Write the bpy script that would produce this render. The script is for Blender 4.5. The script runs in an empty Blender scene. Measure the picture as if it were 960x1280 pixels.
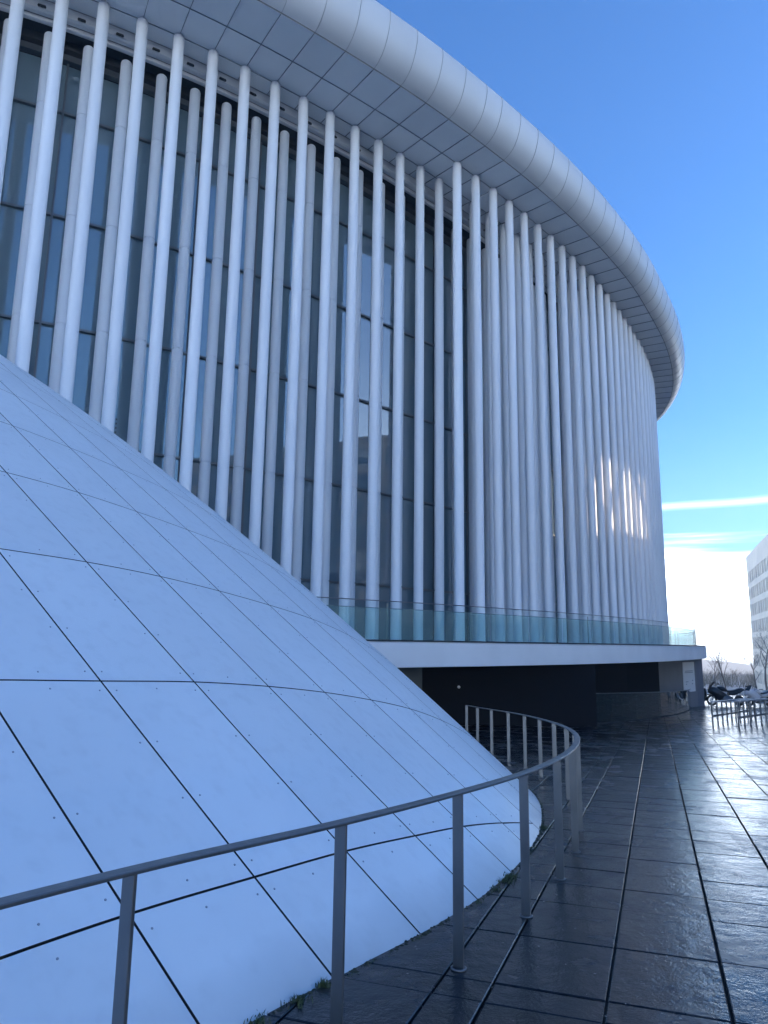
import bpy, math, random
import numpy as np
from mathutils import Vector, Matrix
random.seed(7); rng = np.random.default_rng(7)
SC = bpy.context.scene; COL = SC.collection
EYE = 1.62                      # camera height over the paving at its foot
R = math.radians
# ------------------------------------------------------------------ camera
F, HOR, ROLL = 887.0, 803.0, .0135
pitch = math.atan((HOR-640)/F)
cp, sp, c, s = math.cos(pitch), math.sin(pitch), math.cos(ROLL), math.sin(ROLL)
right = Vector((1,0,0)); up = Vector((0,-sp,cp)); fwd = Vector((0,cp,sp))
rx = c*right + s*up; ry = -s*right + c*up
cd = bpy.data.cameras.new('camera'); cam = bpy.data.objects.new('camera', cd); COL.objects.link(cam)
m = Matrix.Identity(4)
for i in range(3): m[i][0], m[i][1], m[i][2] = rx[i], ry[i], -fwd[i]
m[2][3] = EYE; cam.matrix_world = m
cd.sensor_fit = 'HORIZONTAL'; cd.sensor_width = 36; cd.lens = F/960*36; cd.clip_end = 20000; cd.clip_start = .05
SC.camera = cam
SC.render.resolution_x, SC.render.resolution_y = 768, 1024
# ------------------------------------------------------------------ sky, sun, exposure
SUN_AZ, SUN_EL = R(86), R(5.8)
w = bpy.data.worlds.new("World"); SC.world = w; w.use_nodes = True
nt = w.node_tree; nt.nodes.clear()
def N(nt, t, **k):
    n = nt.nodes.new(t)
    for a, b in k.items(): setattr(n, a, b)
    return n
out = N(nt,'ShaderNodeOutputWorld'); bg = N(nt,'ShaderNodeBackground'); bg.inputs[1].default_value = .14
sky = N(nt,'ShaderNodeTexSky', sky_type='NISHITA', sun_disc=False, sun_elevation=SUN_EL, sun_rotation=SUN_AZ,
        altitude=300, air_density=1.0, dust_density=.9, ozone_density=3.0)
tc = N(nt,'ShaderNodeTexCoord'); sx = N(nt,'ShaderNodeSeparateXYZ'); nt.links.new(tc.outputs['Generated'], sx.inputs[0])
mz = N(nt,'ShaderNodeMath', operation='MAXIMUM'); mz.inputs[1].default_value = .004; nt.links.new(sx.outputs[2], mz.inputs[0])
cx = N(nt,'ShaderNodeCombineXYZ')
for i, o in ((0, sx.outputs[0]), (1, sx.outputs[1]), (2, mz.outputs[0])): nt.links.new(o, cx.inputs[i])
nt.links.new(cx.outputs[0], sky.inputs[0])
hue = N(nt,'ShaderNodeMix', data_type='RGBA', blend_type='MULTIPLY'); hue.inputs['Factor'].default_value = 1; hue.inputs['B'].default_value = (.665,.855,1.165,1)
nt.links.new(sky.outputs[0], hue.inputs['A'])
# thin cloud veils low over the horizon, all round
mp = N(nt,'ShaderNodeMapping'); mp.inputs['Scale'].default_value = (1.6, 1.6, 38); nt.links.new(cx.outputs[0], mp.inputs[0])
nz = N(nt,'ShaderNodeTexNoise'); nz.inputs['Scale'].default_value = 1.7; nz.inputs['Detail'].default_value = 5
nz.inputs['Roughness'].default_value = .5; nt.links.new(mp.outputs[0], nz.inputs[0])
el = N(nt,'ShaderNodeMapRange'); el.inputs[1].default_value = .185; el.inputs[2].default_value = .075
el.inputs[3].default_value = -.45; el.inputs[4].default_value = .42; nt.links.new(mz.outputs[0], el.inputs[0])
ad = N(nt,'ShaderNodeMath', operation='ADD'); nt.links.new(nz.outputs[0], ad.inputs[0]); nt.links.new(el.outputs[0], ad.inputs[1])
cr = N(nt,'ShaderNodeMapRange', interpolation_type='SMOOTHSTEP'); cr.inputs[1].default_value = .42; cr.inputs[2].default_value = 1.0
nt.links.new(ad.outputs[0], cr.inputs[0])
# one long thin streak of cloud at about ten degrees
n5 = N(nt,'ShaderNodeTexNoise'); n5.inputs['Scale'].default_value = 2.2; n5.inputs['Detail'].default_value = 4
mp5 = N(nt,'ShaderNodeMapping'); mp5.inputs['Scale'].default_value = (1,1,5); nt.links.new(cx.outputs[0], mp5.inputs[0]); nt.links.new(mp5.outputs[0], n5.inputs[0])
w5 = N(nt,'ShaderNodeMath', operation='MULTIPLY_ADD'); w5.inputs[1].default_value = .018; nt.links.new(n5.outputs[0], w5.inputs[0]); nt.links.new(mz.outputs[0], w5.inputs[2])
d5 = N(nt,'ShaderNodeMath', operation='SUBTRACT'); d5.inputs[1].default_value = .1895; nt.links.new(w5.outputs[0], d5.inputs[0])
a5 = N(nt,'ShaderNodeMath', operation='ABSOLUTE'); nt.links.new(d5.outputs[0], a5.inputs[0])
s5 = N(nt,'ShaderNodeMapRange', interpolation_type='SMOOTHSTEP'); s5.inputs[1].default_value = .0075; s5.inputs[2].default_value = .0; s5.inputs[3].default_value = 0; s5.inputs[4].default_value = .085; nt.links.new(a5.outputs[0], s5.inputs[0])
mx5 = N(nt,'ShaderNodeMath', operation='MAXIMUM'); nt.links.new(s5.outputs[0], mx5.inputs[0]); nt.links.new(cr.outputs[0], mx5.inputs[1])
mx = N(nt,'ShaderNodeMix', data_type='RGBA'); mx.inputs['B'].default_value = (18.5, 20.5, 23, 1)
nt.links.new(mx5.outputs[0], mx.inputs['Factor']); nt.links.new(hue.outputs['Result'], mx.inputs['A'])
nt.links.new(mx.outputs['Result'], bg.inputs[0]); nt.links.new(bg.outputs[0], out.inputs[0])
sl = bpy.data.lights.new('sun', 'SUN'); sl.energy = 2.6; sl.angle = R(.5); sl.color = (1, .80, .60)
so = bpy.data.objects.new('sun', sl); COL.objects.link(so)
sd = Vector((math.sin(SUN_AZ)*math.cos(SUN_EL), math.cos(SUN_AZ)*math.cos(SUN_EL), math.sin(SUN_EL)))
so.rotation_euler = sd.to_track_quat('Z','Y').to_euler(); so.location = (0, 0, 60)
SC.view_settings.view_transform = 'Standard'; SC.view_settings.look = 'None'
SC.view_settings.exposure = 1.97; SC.view_settings.gamma = 1
SC.render.engine = 'CYCLES'
SC.cycles.max_bounces = 8; SC.cycles.transparent_max_bounces = 16

# ------------------------------------------------------------------ materials
def mat(name, col, rough=.5, metal=0, var=0, vscale=3, bump=0, bscale=40, coat=0, coatr=.1, spec=.5, stretch=(1,1,1), rvar=0, detail=4, coord='Object', ior=1.5):
    M = bpy.data.materials.new(name); M.use_nodes = True; t = M.node_tree; b = t.nodes['Principled BSDF']
    b.inputs['Base Color'].default_value = (*col, 1); b.inputs['Roughness'].default_value = rough
    b.inputs['Metallic'].default_value = metal; b.inputs['Coat Weight'].default_value = coat; b.inputs['Coat Roughness'].default_value = coatr
    b.inputs['Specular IOR Level'].default_value = spec; b.inputs['IOR'].default_value = ior
    if var or rvar or bump:
        co = N(t,'ShaderNodeTexCoord'); mpp = N(t,'ShaderNodeMapping'); mpp.inputs['Scale'].default_value = stretch
        if coord == 'World':
            g = N(t,'ShaderNodeNewGeometry'); t.links.new(g.outputs['Position'], mpp.inputs[0])
        else: t.links.new(co.outputs['Object'], mpp.inputs[0])
        n = N(t,'ShaderNodeTexNoise'); n.inputs['Scale'].default_value = vscale; n.inputs['Detail'].default_value = detail; t.links.new(mpp.outputs[0], n.inputs[0])
        if var:
            r = N(t,'ShaderNodeMapRange'); r.inputs[1].default_value = .3; r.inputs[2].default_value = .7; r.inputs[3].default_value = 1-var; r.inputs[4].default_value = 1+var
            t.links.new(n.outputs[0], r.inputs[0]); mm = N(t,'ShaderNodeMix', data_type='RGBA', blend_type='MULTIPLY'); mm.inputs['Factor'].default_value = 1
            mm.inputs['A'].default_value = (*col, 1); t.links.new(r.outputs[0], mm.inputs['B']); t.links.new(mm.outputs['Result'], b.inputs['Base Color'])
        if rvar:
            r2 = N(t,'ShaderNodeMapRange'); r2.inputs[1].default_value = .35; r2.inputs[2].default_value = .65; r2.inputs[3].default_value = max(.02, rough-rvar); r2.inputs[4].default_value = rough+rvar
            t.links.new(n.outputs[0], r2.inputs[0]); t.links.new(r2.outputs[0], b.inputs['Roughness'])
        if bump:
            n2 = N(t,'ShaderNodeTexNoise'); n2.inputs['Scale'].default_value = bscale; n2.inputs['Detail'].default_value = 3; t.links.new(mpp.outputs[0], n2.inputs[0])
            bu = N(t,'ShaderNodeBump'); bu.inputs['Strength'].default_value = bump; bu.inputs['Distance'].default_value = .01
            t.links.new(n2.outputs[0], bu.inputs['Height']); t.links.new(bu.outputs[0], b.inputs['Normal'])
    return M
def glass_mat(name, tint, refl_ior=1.5, rough=.0, body=None, bodyfac=0):
    M = bpy.data.materials.new(name); M.use_nodes = True; t = M.node_tree; t.nodes.clear()
    o = N(t,'ShaderNodeOutputMaterial'); tr = N(t,'ShaderNodeBsdfTransparent'); tr.inputs[0].default_value = (*tint, 1)
    gl = N(t,'ShaderNodeBsdfGlossy'); gl.inputs['Roughness'].default_value = rough; gl.inputs['Color'].default_value = (1,1,1,1)
    fr = N(t,'ShaderNodeFresnel'); fr.inputs[0].default_value = refl_ior; mxs = N(t,'ShaderNodeMixShader')
    base = tr
    if body:
        df = N(t,'ShaderNodeBsdfDiffuse'); df.inputs[0].default_value = (*body, 1); m0 = N(t,'ShaderNodeMixShader'); m0.inputs[0].default_value = bodyfac
        t.links.new(tr.outputs[0], m0.inputs[1]); t.links.new(df.outputs[0], m0.inputs[2]); base = m0
    # gentle waviness of real glazing
    g = N(t,'ShaderNodeNewGeometry'); n = N(t,'ShaderNodeTexNoise'); n.inputs['Scale'].default_value = .9; n.inputs['Detail'].default_value = 1
    bu = N(t,'ShaderNodeBump'); bu.inputs['Strength'].default_value = .12; bu.inputs['Distance'].default_value = .02
    t.links.new(g.outputs['Position'], n.inputs[0]); t.links.new(n.outputs[0], bu.inputs['Height']); t.links.new(bu.outputs[0], gl.inputs['Normal'])
    t.links.new(fr.outputs[0], mxs.inputs[0]); t.links.new(base.outputs[0], mxs.inputs[1]); t.links.new(gl.outputs[0], mxs.inputs[2]); t.links.new(mxs.outputs[0], o.inputs[0])
    return M
M_col = mat('column_paint', (.76,.77,.79), .5, var=.05, vscale=.8, stretch=(1,1,.15), coord='World')
def vary(M,amt):
    t=M.node_tree; b=t.nodes['Principled BSDF']; l=b.inputs['Base Color'].links[0].from_socket; oi=N(t,'ShaderNodeObjectInfo')
    r=N(t,'ShaderNodeMapRange'); r.inputs[3].default_value=1-amt; r.inputs[4].default_value=1; t.links.new(oi.outputs['Random'],r.inputs[0])
    mm=N(t,'ShaderNodeMix',data_type='RGBA',blend_type='MULTIPLY'); mm.inputs['Factor'].default_value=1; t.links.new(l,mm.inputs['A']); t.links.new(r.outputs[0],mm.inputs['B']); t.links.new(mm.outputs['Result'],b.inputs['Base Color'])
vary(M_col,.08)
M_soffit = mat('soffit_metal', (.86,.85,.83), .42, var=.06, vscale=.5, coord='World')
M_fascia = mat('fascia_metal', (.64,.64,.635), .42, metal=.05, var=.05, vscale=.4, coord='World')
vary(M_soffit,.05); vary(M_fascia,.05)
M_dark = mat('joint_dark', (.015,.016,.018), .8)
M_joint = mat('joint_grey', (.26,.26,.265), .8)
M_step = mat('step_metal', (.55,.56,.57), .4)
M_steel = mat('dull_steel', (.19,.195,.20), .38, metal=.75, var=.12, vscale=14, stretch=(1,1,.25), rvar=.08)
M_frame = mat('window_frame_metal', (.12,.13,.14), .4, metal=.5)
M_glass = glass_mat('facade_glass', (.50,.62,.64), 2.3, 0, (.22,.33,.39), .6)
M_bal = glass_mat('balustrade_glass', (.60,.82,.79), 1.5, 0, (.38,.56,.52), .20)
M_balc = glass_mat('clear_glass', (.88,.93,.93), 1.35, 0)
M_fen = glass_mat('fence_glass', (.10,.16,.18), 1.6, 0, (.02,.04,.045), .4)
M_slab = mat('slab_render', (.80,.80,.81), .6, var=.05, vscale=.7, coord='World')
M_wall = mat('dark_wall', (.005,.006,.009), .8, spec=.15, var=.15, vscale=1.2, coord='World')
M_wall2 = mat('grey_wall', (.20,.205,.22), .7, var=.08, vscale=1, coord='World')
M_intw = mat('interior_wall', (.16,.155,.14), .8, var=.3, vscale=.8, stretch=(3,3,.4), coord='World')
M_blind = mat('blind_slat', (.30,.34,.40), .6)
M_white = mat('white_board', (.78,.78,.78), .5)
M_print = mat('grey_print', (.25,.26,.30), .6)
M_black = mat('black_plastic', (.012,.012,.013), .35, coat=.3)
M_rub = mat('tyre_rubber', (.012,.012,.012), .8)
M_red = mat('tail_lens', (.35,.02,.02), .2)
M_wfair = mat('white_fairing', (.72,.68,.68), .3, coat=.5)
M_chrome = mat('chrome', (.6,.6,.6), .15, metal=1)
M_grass = mat('grass_blade', (.06,.085,.03), .7, var=.4, vscale=30)
M_asph = mat('asphalt', (.20,.195,.19), .7, var=.2, vscale=.5, bump=.3, bscale=60, coord='World')
M_bark = mat('bark', (.11,.09,.075), .9, var=.25, vscale=6)
M_twig = mat('twig', (.13,.10,.08), .9)
M_bush = mat('winter_shrub', (.085,.085,.05), .9, var=.35, vscale=.3, coord='World')
M_hill = mat('field', (.07,.085,.05), .9, var=.3, vscale=.01, coord='World')
M_stone = mat('pale_stone_facade', (.84,.72,.57), .7, var=.08, vscale=.3, coord='World')
M_stone2 = mat('brown_stone_facade', (.27,.215,.175), .7, var=.12, vscale=.4, coord='World')
M_offglass = mat('office_window_glass', (.03,.04,.05), .08, spec=.8)
M_curtain = mat('roller_blind', (.45,.44,.42), .7)

def shell_mat():
    M = mat('shell_panel_paint', (.70,.72,.74), .34, var=0)
    t = M.node_tree; b = t.nodes['Principled BSDF']
    g = N(t,'ShaderNodeNewGeometry')
    n = N(t,'ShaderNodeTexNoise'); n.inputs['Scale'].default_value = .9; n.inputs['Detail'].default_value = 6; t.links.new(g.outputs['Position'], n.inputs[0])
    # streaks that run down the slope
    mpp = N(t,'ShaderNodeMapping', vector_type='TEXTURE'); mpp.inputs['Rotation'].default_value = (0, R(34), R(148))
    mpp.inputs['Scale'].default_value = (6, .16, .16)
    n3 = N(t,'ShaderNodeTexNoise'); n3.inputs['Scale'].default_value = 1.3; n3.inputs['Detail'].default_value = 5
    t.links.new(g.outputs['Position'], mpp.inputs[0]); t.links.new(mpp.outputs[0], n3.inputs[0])
    r = N(t,'ShaderNodeMapRange'); r.inputs[1].default_value = .35; r.inputs[2].default_value = .75; r.inputs[3].default_value = 1.02; r.inputs[4].default_value = .965
    t.links.new(n.outputs[0], r.inputs[0])
    r3 = N(t,'ShaderNodeMapRange'); r3.inputs[1].default_value = .5; r3.inputs[2].default_value = .8; r3.inputs[3].default_value = 1; r3.inputs[4].default_value = .925
    t.links.new(n3.outputs[0], r3.inputs[0])
    # green-grey dirt low down by the paving
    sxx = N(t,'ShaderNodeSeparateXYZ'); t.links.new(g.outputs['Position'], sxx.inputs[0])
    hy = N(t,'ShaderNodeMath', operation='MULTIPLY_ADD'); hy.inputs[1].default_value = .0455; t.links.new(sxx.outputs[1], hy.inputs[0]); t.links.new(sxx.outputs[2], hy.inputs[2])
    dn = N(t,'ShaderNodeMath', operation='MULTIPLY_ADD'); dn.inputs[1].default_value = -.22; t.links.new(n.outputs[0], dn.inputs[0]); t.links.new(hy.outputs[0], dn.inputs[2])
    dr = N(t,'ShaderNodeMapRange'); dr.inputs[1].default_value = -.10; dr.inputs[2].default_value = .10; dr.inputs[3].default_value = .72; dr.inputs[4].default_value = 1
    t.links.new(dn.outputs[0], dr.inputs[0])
    m1 = N(t,'ShaderNodeMath', operation='MULTIPLY'); m2 = N(t,'ShaderNodeMath', operation='MULTIPLY')
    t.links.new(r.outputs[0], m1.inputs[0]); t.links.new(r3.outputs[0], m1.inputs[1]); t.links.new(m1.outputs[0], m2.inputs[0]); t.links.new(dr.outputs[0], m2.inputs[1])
    mm = N(t,'ShaderNodeMix', data_type='RGBA', blend_type='MULTIPLY'); mm.inputs['Factor'].default_value = 1; mm.inputs['A'].default_value = (.78,.82,.85,1)
    t.links.new(m2.outputs[0], mm.inputs['B']); t.links.new(mm.outputs['Result'], b.inputs['Base Color'])
    rr = N(t,'ShaderNodeMapRange'); rr.inputs[1].default_value = .4; rr.inputs[2].default_value = .7; rr.inputs[3].default_value = .30; rr.inputs[4].default_value = .36
    t.links.new(n3.outputs[0], rr.inputs[0]); t.links.new(rr.outputs[0], b.inputs['Roughness'])
    bu = N(t,'ShaderNodeBump'); bu.inputs['Strength'].default_value = .05; bu.inputs['Distance'].default_value = .05
    nb = N(t,'ShaderNodeTexNoise'); nb.inputs['Scale'].default_value = 1.1; nb.inputs['Detail'].default_value = 2
    t.links.new(g.outputs['Position'], nb.inputs[0]); t.links.new(nb.outputs[0], bu.inputs['Height']); t.links.new(bu.outputs[0], b.inputs['Normal'])
    return M
M_shell = shell_mat(); vary(M_shell,.045)

def stone_mat():
    M = bpy.data.materials.new('wet_granite'); M.use_nodes = True; t = M.node_tree; b = t.nodes['Principled BSDF']
    g = N(t,'ShaderNodeNewGeometry'); oi = N(t,'ShaderNodeObjectInfo')
    n = N(t,'ShaderNodeTexNoise'); n.inputs['Scale'].default_value = 1.6; n.inputs['Detail'].default_value = 7; n.inputs['Roughness'].default_value = .62
    n.inputs['Distortion'].default_value = .5
    t.links.new(g.outputs['Position'], n.inputs[0])
    fine = N(t,'ShaderNodeTexNoise'); fine.inputs['Scale'].default_value = 55; fine.inputs['Detail'].default_value = 4; t.links.new(g.outputs['Position'], fine.inputs[0])
    crr = N(t,'ShaderNodeMix', data_type='RGBA'); crr.inputs['A'].default_value = (.004,.006,.009,1); crr.inputs['B'].default_value = (.015,.018,.024,1)
    r = N(t,'ShaderNodeMapRange'); r.inputs[1].default_value = .38; r.inputs[2].default_value = .62; t.links.new(n.outputs[0], r.inputs[0])
    rv = N(t,'ShaderNodeMath', operation='MULTIPLY_ADD'); rv.inputs[1].default_value = .55; t.links.new(oi.outputs['Random'], rv.inputs[0]); t.links.new(r.outputs[0], rv.inputs[2])
    rv2 = N(t,'ShaderNodeMath', operation='SUBTRACT'); rv2.use_clamp = True; rv2.inputs[1].default_value = .25; t.links.new(rv.outputs[0], rv2.inputs[0]); t.links.new(rv2.outputs[0], crr.inputs['Factor'])
    vv = N(t,'ShaderNodeMapRange'); vv.inputs[3].default_value = .75; vv.inputs[4].default_value = 1.3; t.links.new(fine.outputs[0], vv.inputs[0])
    mm = N(t,'ShaderNodeMix', data_type='RGBA', blend_type='MULTIPLY'); mm.inputs['Factor'].default_value = 1
    t.links.new(crr.outputs['Result'], mm.inputs['A']); t.links.new(vv.outputs[0], mm.inputs['B']); t.links.new(mm.outputs['Result'], b.inputs['Base Color'])
    rr = N(t,'ShaderNodeMapRange'); rr.inputs[1].default_value = .40; rr.inputs[2].default_value = .60; rr.inputs[3].default_value = .11; rr.inputs[4].default_value = .30
    t.links.new(n.outputs[0], rr.inputs[0]); t.links.new(rr.outputs[0], b.inputs['Roughness'])
    bu = N(t,'ShaderNodeBump'); bu.inputs['Strength'].default_value = .55; bu.inputs['Distance'].default_value = .004
    t.links.new(fine.outputs[0], bu.inputs['Height'])
    mid = N(t,'ShaderNodeTexNoise'); mid.inputs['Scale'].default_value = 9; mid.inputs['Detail'].default_value = 3; t.links.new(g.outputs['Position'], mid.inputs[0])
    b2 = N(t,'ShaderNodeBump'); b2.inputs['Strength'].default_value = .8; b2.inputs['Distance'].default_value = .008; b.inputs['Specular IOR Level'].default_value = .45
    t.links.new(mid.outputs[0], b2.inputs['Height']); t.links.new(bu.outputs[0], b2.inputs['Normal']); t.links.new(b2.outputs[0], b.inputs['Normal'])
    return M
M_pave = stone_mat()

# ------------------------------------------------------------------ helpers
class MB:
    def __init__(s): s.v=[]; s.f=[]; s.mi=[]; s.cur=0
    def add(s, vs, fs):
        o=len(s.v); s.v += [tuple(p) for p in vs]; s.f += [tuple(i+o for i in f) for f in fs]; s.mi += [s.cur]*len(fs)
    def box(s, cx,cy,cz, lx,ly,lz, M=None):
        vs=[Vector((cx+a*lx/2, cy+b*ly/2, cz+d*lz/2)) for d in (-1,1) for b in (-1,1) for a in (-1,1)]
        if M is not None: vs=[M@p for p in vs]
        s.add(vs, [(0,2,3,1),(4,5,7,6),(0,1,5,4),(2,6,7,3),(0,4,6,2),(1,3,7,5)])
    def beam(s, a, b, wx, wz, upv=(0,0,1)):
        a=Vector(a); b=Vector(b); d=(b-a).normalized(); u=Vector(upv); x=d.cross(u)
        if x.length<1e-4: x=d.cross(Vector((1,0,0)))
        x.normalize(); z=x.cross(d).normalized()
        vs=[p+x*i*wx/2+z*j*wz/2 for p in (a,b) for j in (-1,1) for i in (-1,1)]
        s.add(vs, [(0,2,3,1),(4,5,7,6),(0,1,5,4),(2,6,7,3),(0,4,6,2),(1,3,7,5)])
    def tube(s, pts, rad, n=10, cap=True):
        pts=[Vector(p) for p in pts]; rr=rad if hasattr(rad,'__len__') else [rad]*len(pts); vs=[]; fs=[]
        t0=(pts[1]-pts[0]).normalized(); x=t0.orthogonal().normalized()
        for i,p in enumerate(pts):
            t=(pts[min(i+1,len(pts)-1)]-pts[max(i-1,0)]).normalized(); x=(x-t*x.dot(t)).normalized(); y=t.cross(x)
            for k in range(n):
                a=2*math.pi*k/n; vs.append(p+(x*math.cos(a)+y*math.sin(a))*rr[i])
        for i in range(len(pts)-1):
            for k in range(n): fs.append((i*n+k,i*n+(k+1)%n,(i+1)*n+(k+1)%n,(i+1)*n+k))
        if cap: fs += [tuple(range(n))[::-1], tuple((len(pts)-1)*n+k for k in range(n))]
        s.add(vs,fs)
    def lathe(s, prof, n=24, M=None):
        vs=[]; fs=[]
        for (r_,z_) in prof:
            for k in range(n):
                a=2*math.pi*k/n; p=Vector((r_*math.cos(a), r_*math.sin(a), z_)); vs.append(M@p if M is not None else p)
        for i in range(len(prof)-1):
            for k in range(n): fs.append((i*n+k,i*n+(k+1)%n,(i+1)*n+(k+1)%n,(i+1)*n+k))
        s.add(vs,fs)
    def torus(s, c, rad, r_, ax='Y', n=24, m_=8, M=None):
        pts=[]
        for k in range(n):
            a=2*math.pi*k/n
            e=Vector((math.cos(a),0,math.sin(a))); 
            for j in range(m_):
                b=2*math.pi*j/m_; p=Vector(c)+e*(rad+r_*math.cos(b))+Vector((0,r_*math.sin(b),0)); pts.append(M@p if M is not None else p)
        s.add(pts, [(k*m_+j, k*m_+(j+1)%m_, ((k+1)%n)*m_+(j+1)%m_, ((k+1)%n)*m_+j) for k in range(n) for j in range(m_)])
    def grid(s, P, closed=False):
        nu=len(P); nv=len(P[0]); vs=[p for r_ in P for p in r_]
        s.add(vs, [(i*nv+j,(i+1)*nv+j,(i+1)*nv+j+1,i*nv+j+1) for i in range(nu-1) for j in range(nv-1)])
    def mesh(s, name, mats, smooth=False, auto=None):
        me=bpy.data.meshes.new(name); me.from_pydata(s.v,[],s.f)
        for mm in (mats if isinstance(mats,(list,tuple)) else [mats]): me.materials.append(mm) if mm else None
        me.polygons.foreach_set('material_index', s.mi)
        if smooth: me.polygons.foreach_set('use_smooth',[True]*len(s.f))
        me.update()
        if smooth and auto: me.set_sharp_from_angle(angle=R(auto))
        return me
    def build(s, name, mats, parent=None, smooth=False, auto=40, loc=None):
        return link(name, s.mesh(name, mats, smooth, auto), parent, loc)
def link(name, me, parent=None, loc=None, rot=None):
    o=bpy.data.objects.new(name, me); COL.objects.link(o)
    if parent is not None: o.parent=parent
    if loc is not None: o.location=loc
    if rot is not None: o.rotation_euler=rot
    return o
def tag(o, label=None, cat=None, group=None, kind=None):
    if label: o['label']=label
    if cat: o['category']=cat
    if group: o['group']=group
    if kind: o['kind']=kind
    return o
def thing(name, label, cat, loc=(0,0,0), rz=0, group=None):
    return tag(link(name, None, None, loc, (0,0,rz)), label, cat, group)
def G(x,y): return -.0455*y               # paving height: the plaza falls away from the camera
def copy_tree(o, parent=None):
    c_=o.copy(); COL.objects.link(c_)
    if parent is not None: c_.parent=parent
    for ch in list(o.children): copy_tree(ch, c_)
    return c_
def panel(fn, u0,u1,v0,v1,nu,nv,th,gu,gv):
    """curved plate over fn(u,v)->Vector, outer side = du x dv, with gaps gu, gv (metres) on each edge"""
    um,vm=(u0+u1)/2,(v0+v1)/2
    lu=(fn(u1,vm)-fn(u0,vm)).length; lv=(fn(um,v1)-fn(um,v0)).length
    if lu<2.2*gu or lv<2.2*gv: return None
    du=gu/lu*(u1-u0); dv=gv/lv*(v1-v0); a0,a1,b0,b1=u0+du,u1-du,v0+dv,v1-dv
    top=[];bot=[]
    for i in range(nu+1):
        for j in range(nv+1):
            u=a0+(a1-a0)*i/nu; v=b0+(b1-b0)*j/nv; p=fn(u,v); e=1e-3
            n=(fn(u+e,v)-fn(u-e,v)).cross(fn(u,v+e)-fn(u,v-e)).normalized()
            top.append(p); bot.append(p-n*th)
    k=nv+1; fs=[]
    for i in range(nu):
        for j in range(nv): fs.append((i*k+j,(i+1)*k+j,(i+1)*k+j+1,i*k+j+1))
    o=len(top); ring=[i*k for i in range(nu+1)]+[nu*k+j for j in range(1,nv+1)]+[i*k+nv for i in range(nu-1,-1,-1)]+[j for j in range(nv-1,0,-1)]
    mb=MB(); mb.add(top+bot,fs); mb.cur=1
    for a,b in zip(ring, ring[1:]+ring[:1]): mb.f.append((a,a+o,b+o,b)); mb.mi.append(1)
    return mb

# ------------------------------------------------------------------ plan curve of the concert hall (line of the second column row)
CP=np.array([(-34,12.6),(-27,12.9),(-20,13.7),(-15,14.95),(-11.1,16.2),(-8.27,17.5),(-5.56,19.09),(-2.98,20.94),(-.47,22.94),(1.93,25.11),(4.17,27.3),
 (6.39,29.7),(8.46,32.2),(10.44,34.8),(12.3,37.65),(14.6,41.37),(16.75,45.6),(18.35,49.7),(19.3,53.8),(19.6,57.8),(19.1,62),(17.4,66.5),(14,71.5),(8,77),(0,82)],float)
def catmull(P,n=24):
    o=[]
    for i in range(1,len(P)-2):
        p0,p1,p2,p3=P[i-1:i+3]
        for t in np.linspace(0,1,n,endpoint=False):
            o.append(.5*((2*p1)+(-p0+p2)*t+(2*p0-5*p1+4*p2-p3)*t*t+(-p0+3*p1-3*p2+p3)*t**3))
    o.append(P[-2]); return np.array(o)
Cv=catmull(CP)
for _ in range(60): Cv[1:-1]=.25*Cv[:-2]+.5*Cv[1:-1]+.25*Cv[2:]      # iron out the wobble of measured points
Ls=np.r_[0,np.cumsum(np.hypot(*np.diff(Cv,axis=0).T))]
Tn=np.gradient(Cv,axis=0); Tn/=np.hypot(*Tn.T)[:,None]
def cur(sv,off=0.):
    x=np.interp(sv,Ls,Cv[:,0]); y=np.interp(sv,Ls,Cv[:,1]); tx=np.interp(sv,Ls,Tn[:,0]); ty=np.interp(sv,Ls,Tn[:,1]); l=math.hypot(tx,ty)
    return x+ty/l*off, y-tx/l*off
def ang(sv):
    tx=np.interp(sv,Ls,Tn[:,0]); ty=np.interp(sv,Ls,Tn[:,1]); return math.atan2(ty,tx)
def s_of(x,y):
    return float(Ls[np.argmin((Cv[:,0]-x)**2+(Cv[:,1]-y)**2)])
SMAX=Ls[-1]-1
sB0,sB17=s_of(-8.27,17.5),s_of(5.73,28.92); stB=(sB17-sB0)/17
sA0,sA19=s_of(2.66,24.19),s_of(15.56,40.79); stA=(sA19-sA0)/19
sC0,sC8=s_of(-7.2,19.43),s_of(-.33,24.64); stC=(sC8-sC0)/8
ZT=18.0+EYE; ZS=.03+EYE; ZB=-.66+EYE          # soffit, balcony top, balcony underside
OA,OB,OC,OG=1.13,0.,-1.1,-1.85

hall=thing('concert_hall','large curved white concert hall ringed by slender columns under an overhanging roof','concert hall')
# columns ------------------------------------------------------------
def column_mesh(h, rad, joints=()):
    mb=MB(); prof=[(rad,0)]
    for j in joints: prof += [(rad,j-.022),(rad-.02,j-.016),(rad-.02,j+.016),(rad,j+.022)]
    prof += [(rad,h-.10),(rad*.93,h-.05),(rad*.72,h-.012),(rad*.4,h)]
    mb.lathe(prof,20); return mb.mesh('column',M_col,True,50)
hA=ZT-ZS-.004; mA=column_mesh(hA,.168)
jz=[z+EYE-ZS for z in (15.0,11.75,8.5,5.2,1.95)]
hC=17.35+EYE-ZS; mC=column_mesh(hC,.165,sorted(jz))
def collar_mesh():
    mb=MB(); mb.lathe([(.165,0),(.215,0),(.215,-.03),(.165,-.03)],18); return mb.mesh('collar',M_step,True,40)
mcol=collar_mesh()
SEND=s_of(17.4,66.5); SBEG=s_of(-20,13.7)
posB=[sB0+i*stB for i in range(-14,80) if SBEG<sB0+i*stB<SEND]
posA=[sA0+i*stA for i in range(0,60) if sA0+i*stA<SEND]
posC=[sC0+i*stC for i in range(-14,80) if SBEG<sC0+i*stC<SEND-6]
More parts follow.
